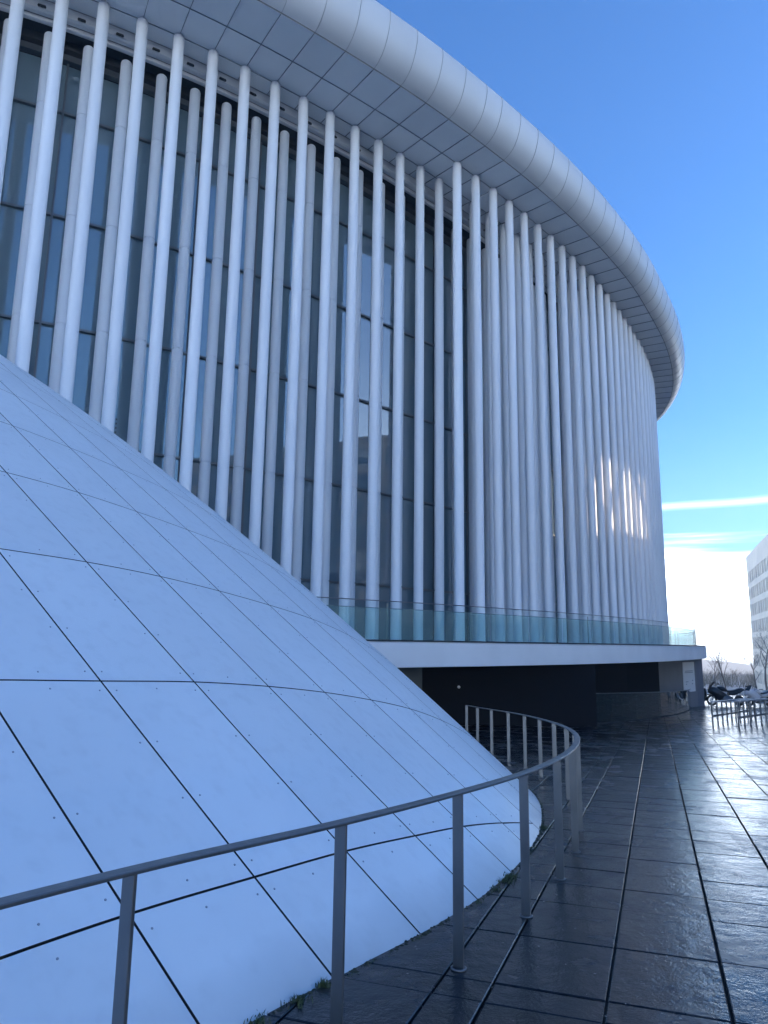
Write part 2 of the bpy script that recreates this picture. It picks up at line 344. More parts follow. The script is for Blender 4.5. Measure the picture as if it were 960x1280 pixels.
for L_,off,me in ((posA,OA,mA),(posB,OB,mA),(posC,OC,mC)):
    for sv in L_:
        x,y=cur(sv,off); o=link('column',me,hall,(x,y,ZS)); o.rotation_euler=(0,0,ang(sv))
# soffit and rounded roof edge ---------------------------------------
PR=[(-.62,ZT),(0,ZT),(OA,ZT),(2.48,ZT)]
NK=np.array([(2.2,0),(2.48,0),(2.72,.09),(2.95,.28),(3.12,.56),(3.23,.88),(3.29,1.18),(3.30,1.40),(3.25,1.57),(3.13,1.70),(2.88,1.80),(2.4,1.86),(2,1.88)],float)
NOSE=[tuple(p) for p in catmull(NK,3)]
nl=np.r_[0,np.cumsum([math.hypot(b[0]-a[0],b[1]-a[1]) for a,b in zip(NOSE,NOSE[1:])])]
def nose(sv,v):
    q=v*nl[-1]
    # smooth interpolation of the section
    o_=np.interp(q,nl,[a[0] for a in NOSE]); z_=np.interp(q,nl,[a[1] for a in NOSE]); x,y=cur(sv,o_); return Vector((x,y,ZT+z_))
def flat(sv,v): x,y=cur(sv,v); return Vector((x,y,ZT))
joints=[p for p in posB if p<sA0-.5*stA]+posA
g=.004
for i in range(len(joints)-1):
    a,b=joints[i],joints[i+1]
    for (v0,v1) in ((-.62,0),(0,OA),(OA,2.48)):
        mb=panel(lambda v,u:flat(u,v), v0,v1,a,b,1,3,.03,g,g)   # outer side down
        if mb:
            mb.build('soffit_panel',[M_soffit,M_joint],hall,True,60)
    mb=panel(lambda v,u:nose(u,v),0,1,a,b,18,3,.012,.009,.0022)
    mb.build('roof_edge_panel',[M_fascia,M_joint],hall,True,60)
ss=np.arange(SBEG,SEND+.5,.5)
bk=MB(); bk.grid([[Vector((*cur(q,o_),z_)) for (o_,z_) in [(-.66,ZT+.035),(2.5,ZT+.035)]+[(a-.045,ZT+z+.03) for a,z in NOSE[3:24]]+[(2.6,ZT+1.76),(0,ZT+1.8),(-12,ZT+2.6)]] for q in ss])
bk.build('roof_backing',M_dark,hall)
# step behind the first joint: white upstand, dark slot with metal edge
def ring(name, prof, mt, smooth=False, s0=SBEG, s1=SEND, st=.5, parent=None):
    mb=MB(); q_=list(np.arange(s0,s1,st))+[s1]
    mb.grid([[Vector((*cur(q,o_),z_)) for o_,z_ in prof] for q in q_]); return mb.build(name,mt,hall if parent is None else parent,smooth)
ring('soffit_step',[(-.62,ZT+.03),(-.62,ZT-.32),(-.70,ZT-.36),(-.84,ZT-.36),(-.84,ZT+.03)],M_step)
ring('edge_strip',[(-.88,ZT-.34),(-.88,ZT-.46),(-.95,ZT-.48),(-1.02,ZT-.46),(-1.02,ZT-.34)],M_step)
ring('dark_recess',[(-.84,ZT-.02),(-1.05,ZT-.30),(-1.5,ZT-.36),(-1.5,ZT-.62),(-1.62,ZT-.66),(-1.80,ZT-.66),(-1.80,ZT-.02)],M_dark)
ring('head_trim',[(-1.66,ZT-.66),(-1.66,ZT-.86),(-1.86,ZT-.86)],M_frame)
# little spot lamps on brackets under the step
lm=MB(); lm.beam((0,.10,-.02),(0,-.02,-.02),.03,.03,(0,0,1)); lm.box(0,-.02,-.03,.20,.06,.05); lm.tube([(-.08,.0,-.03),(-.08,-.07,-.08)],.035,8); lm.tube([(.08,.0,-.03),(.08,-.07,-.08)],.035,8)
lm=lm.mesh('spot_lamp',M_black)
for i,sv in enumerate(posB):
    if sv>s_of(4.17,27.3)+1: break
    x,y=cur(sv+stB*.5,-.58); o=link('spot_lamp',lm,hall,(x,y,ZT-.26)); o.rotation_euler=(0,0,ang(sv))
# glass front ----------------------------------------------------------
ztr=[ZS+.05]+sorted([z+EYE for z in (15.45,12.1,8.75,5.4,2.0)])+[ZT-.87]
gs0,gs1=SBEG,s_of(14.6,41.4); gpos=[]; q=sC0-.5*stC
while q>gs0: q-=2*stC
while q<gs1: gpos.append(q); q+=2*stC
mull=MB(); mull.box(0,0,(ztr[-1]-ztr[0])/2,.06,.16,ztr[-1]-ztr[0]); mull=mull.mesh('mullion',M_frame)
npane=0
for i in range(len(gpos)-1):
    a,b=gpos[i],gpos[i+1]; pa=Vector((*cur(a,OG),0)); pb=Vector((*cur(b,OG),0)); L_=(pb-pa).length; an=math.atan2(pb.y-pa.y,pb.x-pa.x)
    link('mullion',mull,hall,(pa.x,pa.y,ztr[0]),(0,0,an))
    for j in range(len(ztr)-1):
        h=ztr[j+1]-ztr[j]; mb=MB(); mb.box(L_/2,0,h/2,L_-.062,.024,h-.07)
        tlt=(rng.normal()*.0022,0,an+rng.normal()*.0022)
        o=mb.build('glass_pane',M_glass,hall); o.location=(pa.x,pa.y,ztr[j]); o.rotation_euler=tlt
        mb=MB(); mb.box(L_/2,-.05,0,L_-.064,.12,.07); o=mb.build('transom',M_frame,hall); o.location=(pa.x,pa.y,ztr[j]); o.rotation_euler=(0,0,an)
# what is seen dimly through the glass
iw=MB(); iw.grid([[Vector((*cur(q,-5.2),z)) for z in (ZB+.01,ZT)] for q in ss]); iw.build('inner_wall',M_intw,hall)
fl=MB(); fl.grid([[Vector((*cur(q,o_),ZT-.9)) for o_ in (-1.9,-5.19)] for q in ss]); fl.build('inner_ceiling',M_wall2,hall)
for zf in (6.4,10.2,14.0):
    fl=MB(); zz=zf+EYE
    fl.grid([[Vector((*cur(q,o_),z_)) for o_,z_ in ((-5.19,zz),(-3.4,zz),(-3.4,zz-.35),(-5.19,zz-.35))] for q in ss]); fl.build('gallery_floor',M_wall2,hall)
fin=MB(); fin.box(0,0,(ZT-1-ZS)/2,.05,.55,ZT-1-ZS); fin=fin.mesh('interior_fin',mat('fin_paint',(.40,.42,.38),.6))
for i,sv in enumerate(gpos):
    x,y=cur(sv+.35,-2.5); link('interior_fin',fin,hall,(x,y,ZS),(0,0,ang(sv)))
bl=MB()
for k in range(22): bl.box(0,0,-.13*k,1.9,.09,.02,Matrix.Rotation(R(25),4,'X') if False else None)
bl=bl.mesh('window_blind',M_blind)
for i,sv in enumerate(gpos[:-1]):
    x,y=cur((sv+gpos[i+1])/2,-2.08)
    if -20<x<-7.2:
        for zt in (14.55+EYE,):
            tag(link('window_blind',bl,hall,(x,y,zt),(0,0,ang(sv))))
# strips of black frit dots on some panes
for (x_,n_) in ((-7.35,26),(-5.55,24),(-1.75,26)):
    sv=s_of(x_,0) if False else None
    i=np.argmin([abs(cur(q,OG)[0]-x_) for q in gpos]); sv=gpos[i]+.16; x,y=cur(sv,OG+.03); d=MB(); a=ang(sv)
    for k in range(n_): d.box(0,0,3.0+k*.13,.045,.012,.055)
    o=d.build('frit_dots',M_black,hall); o.location=(x,y,ZS+ (0 if x_<-4 else -.9)); o.rotation_euler=(0,0,a); tag(o,kind='stuff')
# balcony slab ---------------------------------------------------------
ring('balcony_slab',[(-7,ZS),(3.36,ZS),(3.40,ZS-.03),(3.40,ZB+.015),(3.385,ZB),(-7,ZB)],M_slab,False)
ring('drip_joint',[(3.05,ZS+.002),(3.05,ZS+.045),(3.39,ZS+.03),(3.41,ZS+.002)],M_dark)
# walls below the balcony -------------------------------------------------
def wallrun(name,pts,mt,zt,zb=-4.5,th=.35):
    mb=MB()
    for a,b in zip(pts,pts[1:]):
        a=Vector((*a,0)); b=Vector((*b,0)); d=(b-a).normalized(); n=Vector((-d.y,d.x,0)); 
        a2,b2=a+n*th,b+n*th
        mb.add([(a.x,a.y,zb),(b.x,b.y,zb),(b.x,b.y,zt),(a.x,a.y,zt),(a2.x,a2.y,zb),(b2.x,b2.y,zb),(b2.x,b2.y,zt),(a2.x,a2.y,zt)],[(0,1,2,3),(5,4,7,6),(4,0,3,7),(1,5,6,2),(3,2,6,7)])
    return mb.build(name,mt,hall)
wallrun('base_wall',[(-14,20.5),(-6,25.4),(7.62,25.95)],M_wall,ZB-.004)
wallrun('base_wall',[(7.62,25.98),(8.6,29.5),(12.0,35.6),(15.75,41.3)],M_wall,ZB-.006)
wallrun('end_wall',[(15.75,41.3),(20.0,46.2)],M_wall2,ZB-.008)
wallrun('end_pillar',[(20.0,46.2),(21.3,48.2),(20.4,56),(18,62)],mat('blue_grey_render',(.15,.16,.19),.7,var=.08,vscale=1,coord='World'),ZB-.01)
dm=MB(); dm.box(0,0,1.15,.95,.06,2.3); o=dm.build('service_door',mat('door_paint',(.025,.045,.055),.4),hall); o.location=(.95,25.66,G(0,25.7)+.02)
wl=MB(); wl.tube([(0,0,0),(0,-.07,0)],.05,12); wl.tube([(0,-.07,0),(0,-.10,-.02)],.035,12); o=wl.build('wall_lamp',M_white,hall,True); o.location=(2.72,25.73,G(0,25.7)+1.28)
# information board on the end wall
def on_wall(pa,pb,t,off,z):
    pa=Vector((*pa,0)); pb=Vector((*pb,0)); d=(pb-pa); p=pa+d*t; d.normalize(); n=Vector((d.y,-d.x,0)); return (p.x+n.x*off,p.y+n.y*off,z),math.atan2(d.y,d.x)
board=thing('notice_board','white notice board with grey lines of print on the grey end wall under the balcony','notice board')
loc,an=on_wall((15.75,41.3),(20.0,46.2),.76,.04,EYE-1.85); board.location=loc; board.rotation_euler=(0,0,an)
mb=MB(); mb.box(0,0,0,2.05,.05,1.80); mb.build('board',M_white,board)
mb=MB()
for z_,w_ in ((.36,1.4),(.27,1.5)): mb.box(-.05,-.031,z_,w_,.006,.035)
for x_,z_ in ((-.62,-.28),(-.35,-.28),(.55,-.22),(-.62,-.42),(.5,-.42)): mb.box(x_,-.031,z_,.16,.006,.05)
mb.build('printed_lines',M_print,board)

# ------------------------------------------------------------------ glass balustrade on the balcony
bal=thing('glass_balustrade','pale green glass balustrade along the curved edge of the white balcony','balustrade')
OBAL=2.92; q=s_of(-9,17)-1.1; i=0
while q<SEND-4:
    a,b=q,q+2.0; nseg=3
    mb=MB()
    def pt(u,z,o_=0): x,y=cur(u,OBAL+o_); return Vector((x,y,z))
    P0=[[pt(a+.012+(b-a-.024)*k/nseg,z) for z in (ZS+.05,ZS+.90)] for k in range(nseg+1)]
    P1=[[pt(a+.012+(b-a-.024)*k/nseg,z,-.02) for z in (ZS+.05,ZS+.90)] for k in range(nseg+1)]
    mb.grid(P0); mb.build('glass_panel',M_bal,bal,True)
    mb=MB(); mb.grid([[pt(a+.012+(b-a-.024)*k/nseg,z) for z in (ZS+.90,ZS+1.08)] for k in range(nseg+1)]); mb.build('clear_strip',M_balc,bal,True)
    q=b; i+=1
s0_,s1_=s_of(-9,17)-1.1,q
mb=MB(); mb.tube([Vector((*cur(u,OBAL),ZS+1.09)) for u in np.arange(s0_,s1_,.5)],.014,6); mb.build('top_edge',M_steel,bal,True)
mb=MB(); mb.tube([Vector((*cur(u,OBAL-.12),ZS+.895)) for u in np.arange(s0_,s1_,.5)],.010,6); mb.build('inner_rail',M_steel,bal,True)
mb=MB()
u=s0_
while u<s1_:
    x,y=cur(u,OBAL-.10); mb.box(x,y,ZS+.53,.025,.025,1.0); u+=2.0*5
mb.build('stanchion',M_steel,bal)

# ------------------------------------------------------------------ ground
gm=MB(); ys=[-400,-60,0,40,80,110,150,200,260,330,420,700,1500,2400]
def gz(y):
    if y<200: return -.0455*y
    if y<420: return -9.1-(y-200)*.02
    if y<1500: return -13.5-(y-420)*.045
    return -62.1-(y-1500)*.004
xs=[-1500,-800,-300,-80,-30,0,30,80,200,500,1000,1500]
gm.grid([[Vector((x,y,gz(y)-.07)) for y in ys] for x in xs]); gm.f=[f[::-1] for f in gm.f]
gm.build('ground',M_asph); tag(bpy.data.objects['ground'],kind='structure')
# paving: bed sheet + slabs in its own frame (Y axis runs along the long joints)
TH=R(20.6)
pv=MB(); pv.add([(-35,-14,-.030),(60,-14,-.030),(60,95,-.030),(-35,95,-.030)],[(0,1,2,3)])
pave=pv.build('pavement',mat('joint_grit',(.045,.045,.043),.9)); tag(pave,kind='structure')
pave.matrix_world=Matrix.Rotation(-math.atan(.0455),4,'X')@Matrix.Rotation(-TH,4,'Z')
PM=pave.matrix_world.copy()
us=[3.96-.54*k for k in range(1,34)][::-1]+[3.96,4.21,5.01,5.80,6.34,6.88]+[6.88+.54*k for k in range(1,155)]
vs_=[-1.19-.588*k for k in range(1,46)][::-1]+[-1.19,-.91,-.32,.27]+[.27+.584*k for k in range(1,96)]
def proj_px(p):
    d=Vector(p)-Vector((0,0,EYE)); z=d.dot(fwd); return (480+F*d.dot(rx)/z, 640-F*d.dot(ry)/z, z) if z>.1 else None
shellpoly=[(-.24,4.29),(.29,4.97),(.76,5.73),(1.14,6.55),(1.45,7.35),(1.74,8.25),(1.98,9.2),(2.15,10.2),(2.23,11.25)]
def under_shell(x,y):
    if y<-3 or y>14: return False
    xs_=[-2.6,-1.2]+[p[0] for p in shellpoly]+[1.7]; ys_=[-.4,2.8]+[p[1] for p in shellpoly]+[14.3]
    return x < np.interp(y,ys_,xs_)-.75
cand=[]; far=MB(); tmesh={}
for i in range(len(us)-1):
    for j in range(len(vs_)-1):
        u0,u1,v0,v1=us[i],us[i+1],vs_[j],vs_[j+1]; cu,cv=(u0+u1)/2,(v0+v1)/2
        wp=PM@Vector((cv,cu,0))
        if under_shell(wp.x,wp.y): continue
        if wp.y>28 and wp.x < np.interp(wp.y,[28,36,41,50,60],[7,10.5,14,18.5,19]): continue
        if wp.y<28 and wp.y>26.5 and wp.x<6.5: continue
        q_=proj_px(wp); vis=False; size=0
        if q_ and -60<q_[0]<1020 and 700<q_[1]<1340: vis=True; size=(u1-u0)*(v1-v0)/q_[2]**3
        cand.append((size if vis else 0, i, j, wp))
cand.sort(key=lambda t:-t[0])
gc,gr=.007,.0033
def tile_verts(w_,h_):
    b=.006; z0=-.028
    o_=[(-w_/2,-h_/2),(w_/2,-h_/2),(w_/2,h_/2),(-w_/2,h_/2)]; i_=[(x-math.copysign(b,x),y-math.copysign(b,y)) for x,y in o_]
    v=[(x,y,z0) for x,y in o_]+[(x,y,-.004) for x,y in o_]+[(x,y,0) for x,y in i_]
    f=[(8,9,10,11)]
    for k in range(4):
        l=(k+1)%4; f += [(k,l,4+l,4+k),(4+k,4+l,8+l,8+k)]
    return v,f
for n_,(size,i,j,wp) in enumerate(cand):
    u0,u1,v0,v1=us[i],us[i+1],vs_[j],vs_[j+1]; w_=v1-v0-2*gc; h_=u1-u0-2*gr
    dz=rng.normal()*.0016; tx,ty=rng.normal()*.0022,rng.normal()*.0022
    if n_<300:
        key=(round(w_,3),round(h_,3))
        if key not in tmesh:
            v,f=tile_verts(w_,h_); mb=MB(); mb.add(v,f); tmesh[key]=mb.mesh('paving_slab',M_pave)
        o=link('paving_slab',tmesh[key],pave,((v0+v1)/2,(u0+u1)/2,dz),(tx,ty,0))
    else:
        v,f=tile_verts(w_,h_) if wp.length<22 else ([(-w_/2,-h_/2,0),(w_/2,-h_/2,0),(w_/2,h_/2,0),(-w_/2,h_/2,0)],[(0,1,2,3)])
        cx_,cy_=(v0+v1)/2,(u0+u1)/2
        far.add([(x+cx_,y+cy_,z+dz+tx*y-ty*x) for x,y,z in v],f)
tag(far.build('far_paving_slabs',M_pave,pave),kind='stuff')

# ------------------------------------------------------------------ the low metal shell
BK={-6:(-2.72,-1.3),-5:(-2.55,-.4),-4:(-2.3,.45),-3:(-1.98,1.25),-2:(-1.62,2.03),-1:(-1.20,2.80),0:(-.74,3.56),1:(-.24,4.29),2:(.27,5.0),3:(.74,5.74),4:(1.13,6.53),5:(1.46,7.37),6:(1.75,8.26),7:(1.98,9.2),8:(2.15,10.2),9:(2.22,11.25),10:(2.17,12.3),11:(1.98,13.3),12:(1.66,14.25),13:(1.2,15.1),14:(.6,15.9)}
T0={-6:.3,-5:.32,-4:.34,-3:.36,-2:.37,-1:.38,0:.385,1:.38,2:.375,3:.34,4:.28,5:.18,6:.05,7:-.12,8:-.32,9:-.55,10:-.8,11:-1.05,12:-1.3,13:-1.6,14:-1.9}
kk=np.array(sorted(BK)); bxy=np.array([BK[k] for k in kk]); tt0=np.array([T0[k] for k in kk])
def cubic(x,X,Y):
    x=min(max(x,X[0]),X[-1]-1e-6); i=int(math.floor(x-X[0])); t=x-X[0]-i; n=len(Y)
    p0,p1,p2,p3=Y[max(i-1,0)],Y[i],Y[min(i+1,n-1)],Y[min(i+2,n-1)]
    return .5*((2*p1)+(-p0+p2)*t+(2*p0-5*p1+4*p2-p3)*t*t+(-p0+3*p1-3*p2+p3)*t**3)
D0=Vector((-1.345,.832,1.090)); NB=Vector((.45,-.35,.82)).normalized()
C1,U0=.016,5.6
def shell(k,r_):
    """k: joint number along the edge; r_: ring number (0 = first joint above the paving)"""
    x,y=cubic(k,kk,bxy); t=cubic(k,kk,tt0); B=Vector((x,y,G(x,y))); u=r_-(-t if False else t)*1.0
    u=r_+0.0-(-1)*0 - t + 2*t if False else r_+t
    wgt=min(max((k-3.5)/4,0),1); wgt=wgt*wgt*(3-2*wgt)
    return B+D0*u+NB*(wgt*C1*u*(U0-u))
def shell_r0(k): return -cubic(k,kk,tt0)      # ring value at the paving
sh=thing('metal_shell','low curved white metal shell of riveted panels rising left of the path','shell structure')
def shp(k,v,j):   # v in 0..1 within ring band j (-1 = cut by the paving)
    if j<0: a,b=shell_r0(k)-.04,0.
    else: a,b=j*1.0,j+1.0
    lo=shell_r0(k)-.04; a=max(a,lo); b=max(b,lo+.002)
    return shell(k,a+(b-a)*v)
scr=MB()
def screws(k0,j):
    for (fu,fv) in ((.08,.06),(.08,.36),(.08,.64),(.08,.94),(.92,.06),(.92,.36),(.92,.64),(.92,.94),(.5,.05),(.5,.95)):
        k_=k0+fu
        r_=j+fv
        if r_<shell_r0(k_)+.05: continue
        p=shell(k_,r_); e=.01; n=(shell(k_,r_+e)-shell(k_,r_-e)).cross(shell(k_+e,r_)-shell(k_-e,r_)).normalized()
        if n.z<0: n=-n
        if random.random()<.12: continue
        x=n.orthogonal().normalized(); y=n.cross(x); rd=.0062
        ps=[p+n*.004+(x*math.cos(2*math.pi*q/8)+y*math.sin(2*math.pi*q/8))*rd for q in range(8)]+[p-n*.006+(x*math.cos(2*math.pi*q/8)+y*math.sin(2*math.pi*q/8))*rd*1.25 for q in range(8)]
        scr.add(ps,[tuple(range(8))]+[(q,8+q,8+(q+1)%8,(q+1)%8) for q in range(8)])
def thin(k0,j): return min(shell_r0(k0),shell_r0(k0+1))>j+1-.12
for k0 in range(-6,14):
    for j in range(-3,9):
        if j<0:
            lo=min(shell_r0(k0),shell_r0(k0+1))
            if lo>j+1: continue
        def fn(k,r_,j=j): 
            return shell(k, max(r_, shell_r0(k)-.03))
        if max(shell_r0(k0),shell_r0(k0+1))>j+1 and min(shell_r0(k0),shell_r0(k0+1))>j+.999: continue
        # bottom panels start at the paving line
        def fb(k,v,j=j):
            a=(shell_r0(k)-.03) if thin(k0,j-1) else max(j,shell_r0(k)-.03); return shell(k,a+(j+1-a)*v) if j+1>a else shell(k,a+.001*v)
        if thin(k0,j): continue
        mb=panel(fb,k0,k0+1,0,1,5,4,.02,.008,.008)
        if mb: mb.build('shell_panel',[M_shell,M_dark],sh,True,50)
        if k0<10: screws(k0,j)
tag(scr.build('panel_screw',mat('screw_metal',(.30,.33,.38),.5,metal=.5),sh),kind='stuff')
bk=MB(); bk.grid([[shell(k,max(r_,shell_r0(k)-.05))-NB*.035 for r_ in np.arange(-1.9,9.05,.25)] for k in np.arange(-6,14,.25)])
bk.build('backing_skin',M_dark,sh)
# grass in the joint between shell and paving
gr_=MB()
def tuft(x,y,n_,h_,sp_):
    for _ in range(n_):
        a=random.uniform(0,6.28); r_=abs(random.gauss(0,sp_)); bx_,by_=x+math.cos(a)*r_,y+math.sin(a)*r_; z_=G(bx_,by_)
        l=.72*h_*random.uniform(.4,1.1); t_=random.uniform(0,6.28); ln=random.uniform(.2,.9)*l; w_=.0035
        dx,dy=math.cos(t_),math.sin(t_)
        gr_.add([(bx_-dy*w_,by_+dx*w_,z_),(bx_+dy*w_,by_-dx*w_,z_),(bx_+dx*ln*.4+dy*w_*.7,by_+dy*ln*.4-dx*w_*.7,z_+l*.6),(bx_+dx*ln*.4-dy*w_*.7,by_+dy*ln*.4+dx*w_*.7,z_+l*.6),(bx_+dx*ln,by_+dy*ln,z_+l*.85)],[(0,1,2,3),(3,2,4)])
def edge_at(k,o_=.03):
    x,y=cubic(k,kk,bxy); x2,y2=cubic(k+.05,kk,bxy); d=Vector((x2-x,y2-y,0)).normalized(); return x+d.y*o_,y-d.x*o_
for k,n_,h_,s_ in ((.62,70,.055,.05),(.86,60,.07,.035),(.30,60,.05,.05),(3.62,60,.06,.05),(3.8,130,.05,.06),(3.35,60,.035,.05),(6.1,60,.05,.04),(6.2,40,.04,.06),(1.9,20,.02,.03),(2.9,16,.03,.02),(1.35,14,.015,.04)):
    x,y=edge_at(k); tuft(x,y,n_,h_,s_)
for k in np.arange(-2,8,.05):
    if random.random()<.35: x,y=edge_at(k); tuft(x,y,random.randint(2,7),.014,.02)
ms=MB(); ks=np.arange(-3,9,.04)
for k in ks:
    if random.random()<.78:
        x,y=edge_at(k,random.uniform(.0,.03)); w_=random.uniform(.008,.028); h_=random.uniform(.003,.012); z=G(x,y)
        q=[(math.cos(b_)*w_*random.uniform(.7,1.3),math.sin(b_)*w_*random.uniform(.7,1.3)) for b_ in np.arange(6)*1.047]
        ms.add([(x+a_,y+c_,z-.002) for a_,c_ in q]+[(x,y,z+h_)],[(i_,(i_+1)%6,6) for i_ in range(6)])
tag(ms.build('moss',mat('moss_soil',(.035,.038,.022),.95)),'thin line of moss and soil along the foot of the white shell','moss',kind='stuff')
tag(gr_.build('grass_tufts',M_grass),'grass tufts growing at the foot of the white shell','grass',kind='stuff')

# ------------------------------------------------------------------ handrail
RP=[(-2.2,.1),(-1.85,.95),(-1.38,1.84),(-.862,2.645),(-.18,3.52),(.46,4.44),(1.03,5.37),(1.50,6.32),(1.88,7.27),(2.19,8.25),(2.43,9.25),(2.59,10.3),(2.67,11.38),(2.68,12.45),(2.64,13.55),(2.53,14.65),(2.36,15.75),(2.20,16.8),(2.08,17.9)]
hr=thing('handrail','grey steel handrail on square posts curving round the foot of the white shell','handrail')
rp=catmull(np.array([RP[0]]+RP+[RP[-1]],float),10); HR=.95
mb=MB(); prof=[(-.033,-.004),(-.030,-.0075),(.030,-.0075),(.033,-.004),(.033,.0045),(.029,.0075),(-.029,.0075),(-.033,.0045)]
vs=[];fs=[]
for i,(x,y) in enumerate(rp):
    a=rp[max(i-1,0)]; b=rp[min(i+1,len(rp)-1)]; d=Vector((b[0]-a[0],b[1]-a[1],0)).normalized(); n=Vector((d.y,-d.x,0))
    for o_,z_ in prof: vs.append(Vector((x,y,G(x,y)+HR+z_))+n*o_)
for i in range(len(rp)-1):
    for k in range(8): fs.append((i*8+k,i*8+(k+1)%8,(i+1)*8+(k+1)%8,(i+1)*8+k))
fs += [tuple(range(8))[::-1],tuple((len(rp)-1)*8+k for k in range(8))]
mb.add(vs,fs); mb.build('top_rail',M_steel,hr,True,30)
pm=MB()
w_,t_,b_=.033,.0075,.002; o8=[(-w_+b_,-t_),(w_-b_,-t_),(w_,-t_+b_),(w_,t_-b_),(w_-b_,t_),(-w_+b_,t_),(-w_,t_-b_),(-w_,-t_+b_)]
pm.add([(x,y,z) for z in (-.05,HR-.0078) for x,y in o8],[(k,(k+1)%8,8+(k+1)%8,8+k) for k in range(8)])
pm=pm.mesh('post',M_steel)
fm=MB(); fm.lathe([(.034,.0),(.046,.0),(.046,.006),(.040,.009),(.034,.009)],20); fm=fm.mesh('foot_ring',M_steel,True)
for i,(x,y) in enumerate(RP):
    a=RP[max(i-1,0)]; b=RP[min(i+1,len(RP)-1)]; an=math.atan2(b[1]-a[1],b[0]-a[0])
    o=link('post',pm,hr,(x,y,G(x,y)),(0,0,an+math.pi/2))
    f_=link('foot_ring',fm,o,(0,0,.002))

# ------------------------------------------------------------------ mirror-dark glass fence by the base wall
FP=[(7.65,27.0),(8.9,28.2),(10.6,30.2),(12.5,32.7),(14.4,35.6),(16.2,38.9),(17.8,42.2),(19.3,45.6),(20.6,48.9),(21.4,51.0)]
fe=thing('glass_fence','low dark glass fence standing on the paving under the balcony','glass fence')
fp=catmull(np.array([FP[0]]+FP+[FP[-1]],float),4)
for i in range(0,len(fp)-4,4):
    mb=MB(); mb.grid([[Vector((x,y,G(x,y)+z_)) for z_ in (.04,1.08)] for x,y in [fp[i]*.992+fp[i+1]*.008]+list(fp[i+1:i+4])+[fp[i+4]*.992+fp[i+3]*.008]]); mb.build('glass_panel',M_fen,fe,True)
mb=MB(); mb.tube([(x,y,G(x,y)+1.09) for x,y in fp],.018,6); mb.build('top_edge',M_steel,fe,True)
mb=MB(); mb.grid([[Vector((x,y,G(x,y)+z_)) for z_ in (-.02,.05)] for x,y in fp]); mb.build('base_channel',M_dark,fe)
for i in range(0,len(fp),4):
    x,y=fp[i]; mb=MB(); mb.box(x-.05,y+.03,G(x,y)+.5,.05,.05,1.0); mb.build('post',M_frame,fe)

# ------------------------------------------------------------------ sandwich board, bicycle rack rails, motorcycles
sb=thing('pavement_sign','black folding pavement sign standing at the end of the glass fence','sign',(21.9,50.2,G(0,50.2)),R(20))
for sgn in (-1,1):
    mb=MB(); mb.box(0,sgn*.16,.62,.95,.03,.80,Matrix.Rotation(sgn*R(8),4,'X')); mb.build('panel',M_black,sb)
for sx_ in (-.44,.44):
    for sgn in (-1,1):
        mb=MB(); mb.beam((sx_,sgn*.26,0),(sx_,sgn*.03,1.08),.04,.04); mb.build('leg',M_black,sb)

def rail_enclosure(name,label,pts,h,wd,sidebar):
    t=thing(name,label,'railing',group='low railings with close posts beside the parked motorcycles')
    p3=[Vector((x,y,G(x,y))) for x,y in pts]
    mb=MB()
    for a,b in zip(p3,p3[1:]): mb.beam(a+Vector((0,0,h)),b+Vector((0,0,h)),wd,.05)
    mb.build('top_rail',mat('pale_rail',(.30,.31,.34),.45,metal=.3),t)
    mb=MB()
    for a,b in zip(p3,p3[1:]): mb.beam(a+Vector((0,0,h*sidebar)),b+Vector((0,0,h*sidebar)),.05,.07)
    mb.build('lower_rail',M_frame,t)
    for p in p3:
        mb=MB(); mb.beam((0,0,0),(0,0,h-.026),.045,.045,(1,0,0)); o=mb.build('post',M_frame,t); o.location=p
    return t
def lerp(a,b,n_): return [(a[0]+(b[0]-a[0])*k/n_,a[1]+(b[1]-a[1])*k/n_) for k in range(n_+1)]
rail_enclosure('bicycle_railing','low dark railing with close posts, the left one of two near the black motorcycle',lerp((12.0,26.6),(16.9,33.2),10),.86,.10,.42)
rail_enclosure('bicycle_railing','low dark railing with close posts, the right one of two, nearer the camera',lerp((12.62,25.95),(18.6,33.2),11),.92,.16,.38)

def wheel(par,x,z,r_,w_=.11,spokes=True):
    o=MB(); o.torus((0,0,0),r_-w_*.5,w_*.5,n=28,m_=8); wobj=o.build('wheel',M_rub,par,True); wobj.location=(x,0,z)
    h_=MB(); h_.torus((0,0,0),r_-w_*1.05,.018,n=24,m_=6)
    if spokes:
        for k in range(10):
            a=2*math.pi*k/10; h_.beam((0,0,0),((r_-w_)*math.cos(a),0,(r_-w_)*math.sin(a)),.014,.02,(0,1,0))
    h_.tube([(0,-.05,0),(0,.05,0)],.05,10); h_.build('rim',M_chrome,wobj,True)
    d_=MB(); d_.tube([(0,-.06,0),(0,-.065,0)],r_*.42,16); d_.build('brake_disc',M_chrome,wobj)
    return wobj
def loft(par,name,secs,mt,n=12):
    """secs: (x, zc, half width, half height)"""
    mb=MB(); P=[]
    for x,zc,hw,hh in secs:
        P.append([Vector((x,hw*math.copysign(abs(math.cos(a))**.75,math.cos(a)),zc+hh*math.copysign(abs(math.sin(a))**.75,math.sin(a)))) for a in [2*math.pi*k/n for k in range(n+1)]])
    mb.grid(P); mb.add(P[0][:-1],[tuple(range(n))]); mb.add(P[-1][:-1],[tuple(range(n))[::-1]]); return mb.build(name,mt,par,True,50)
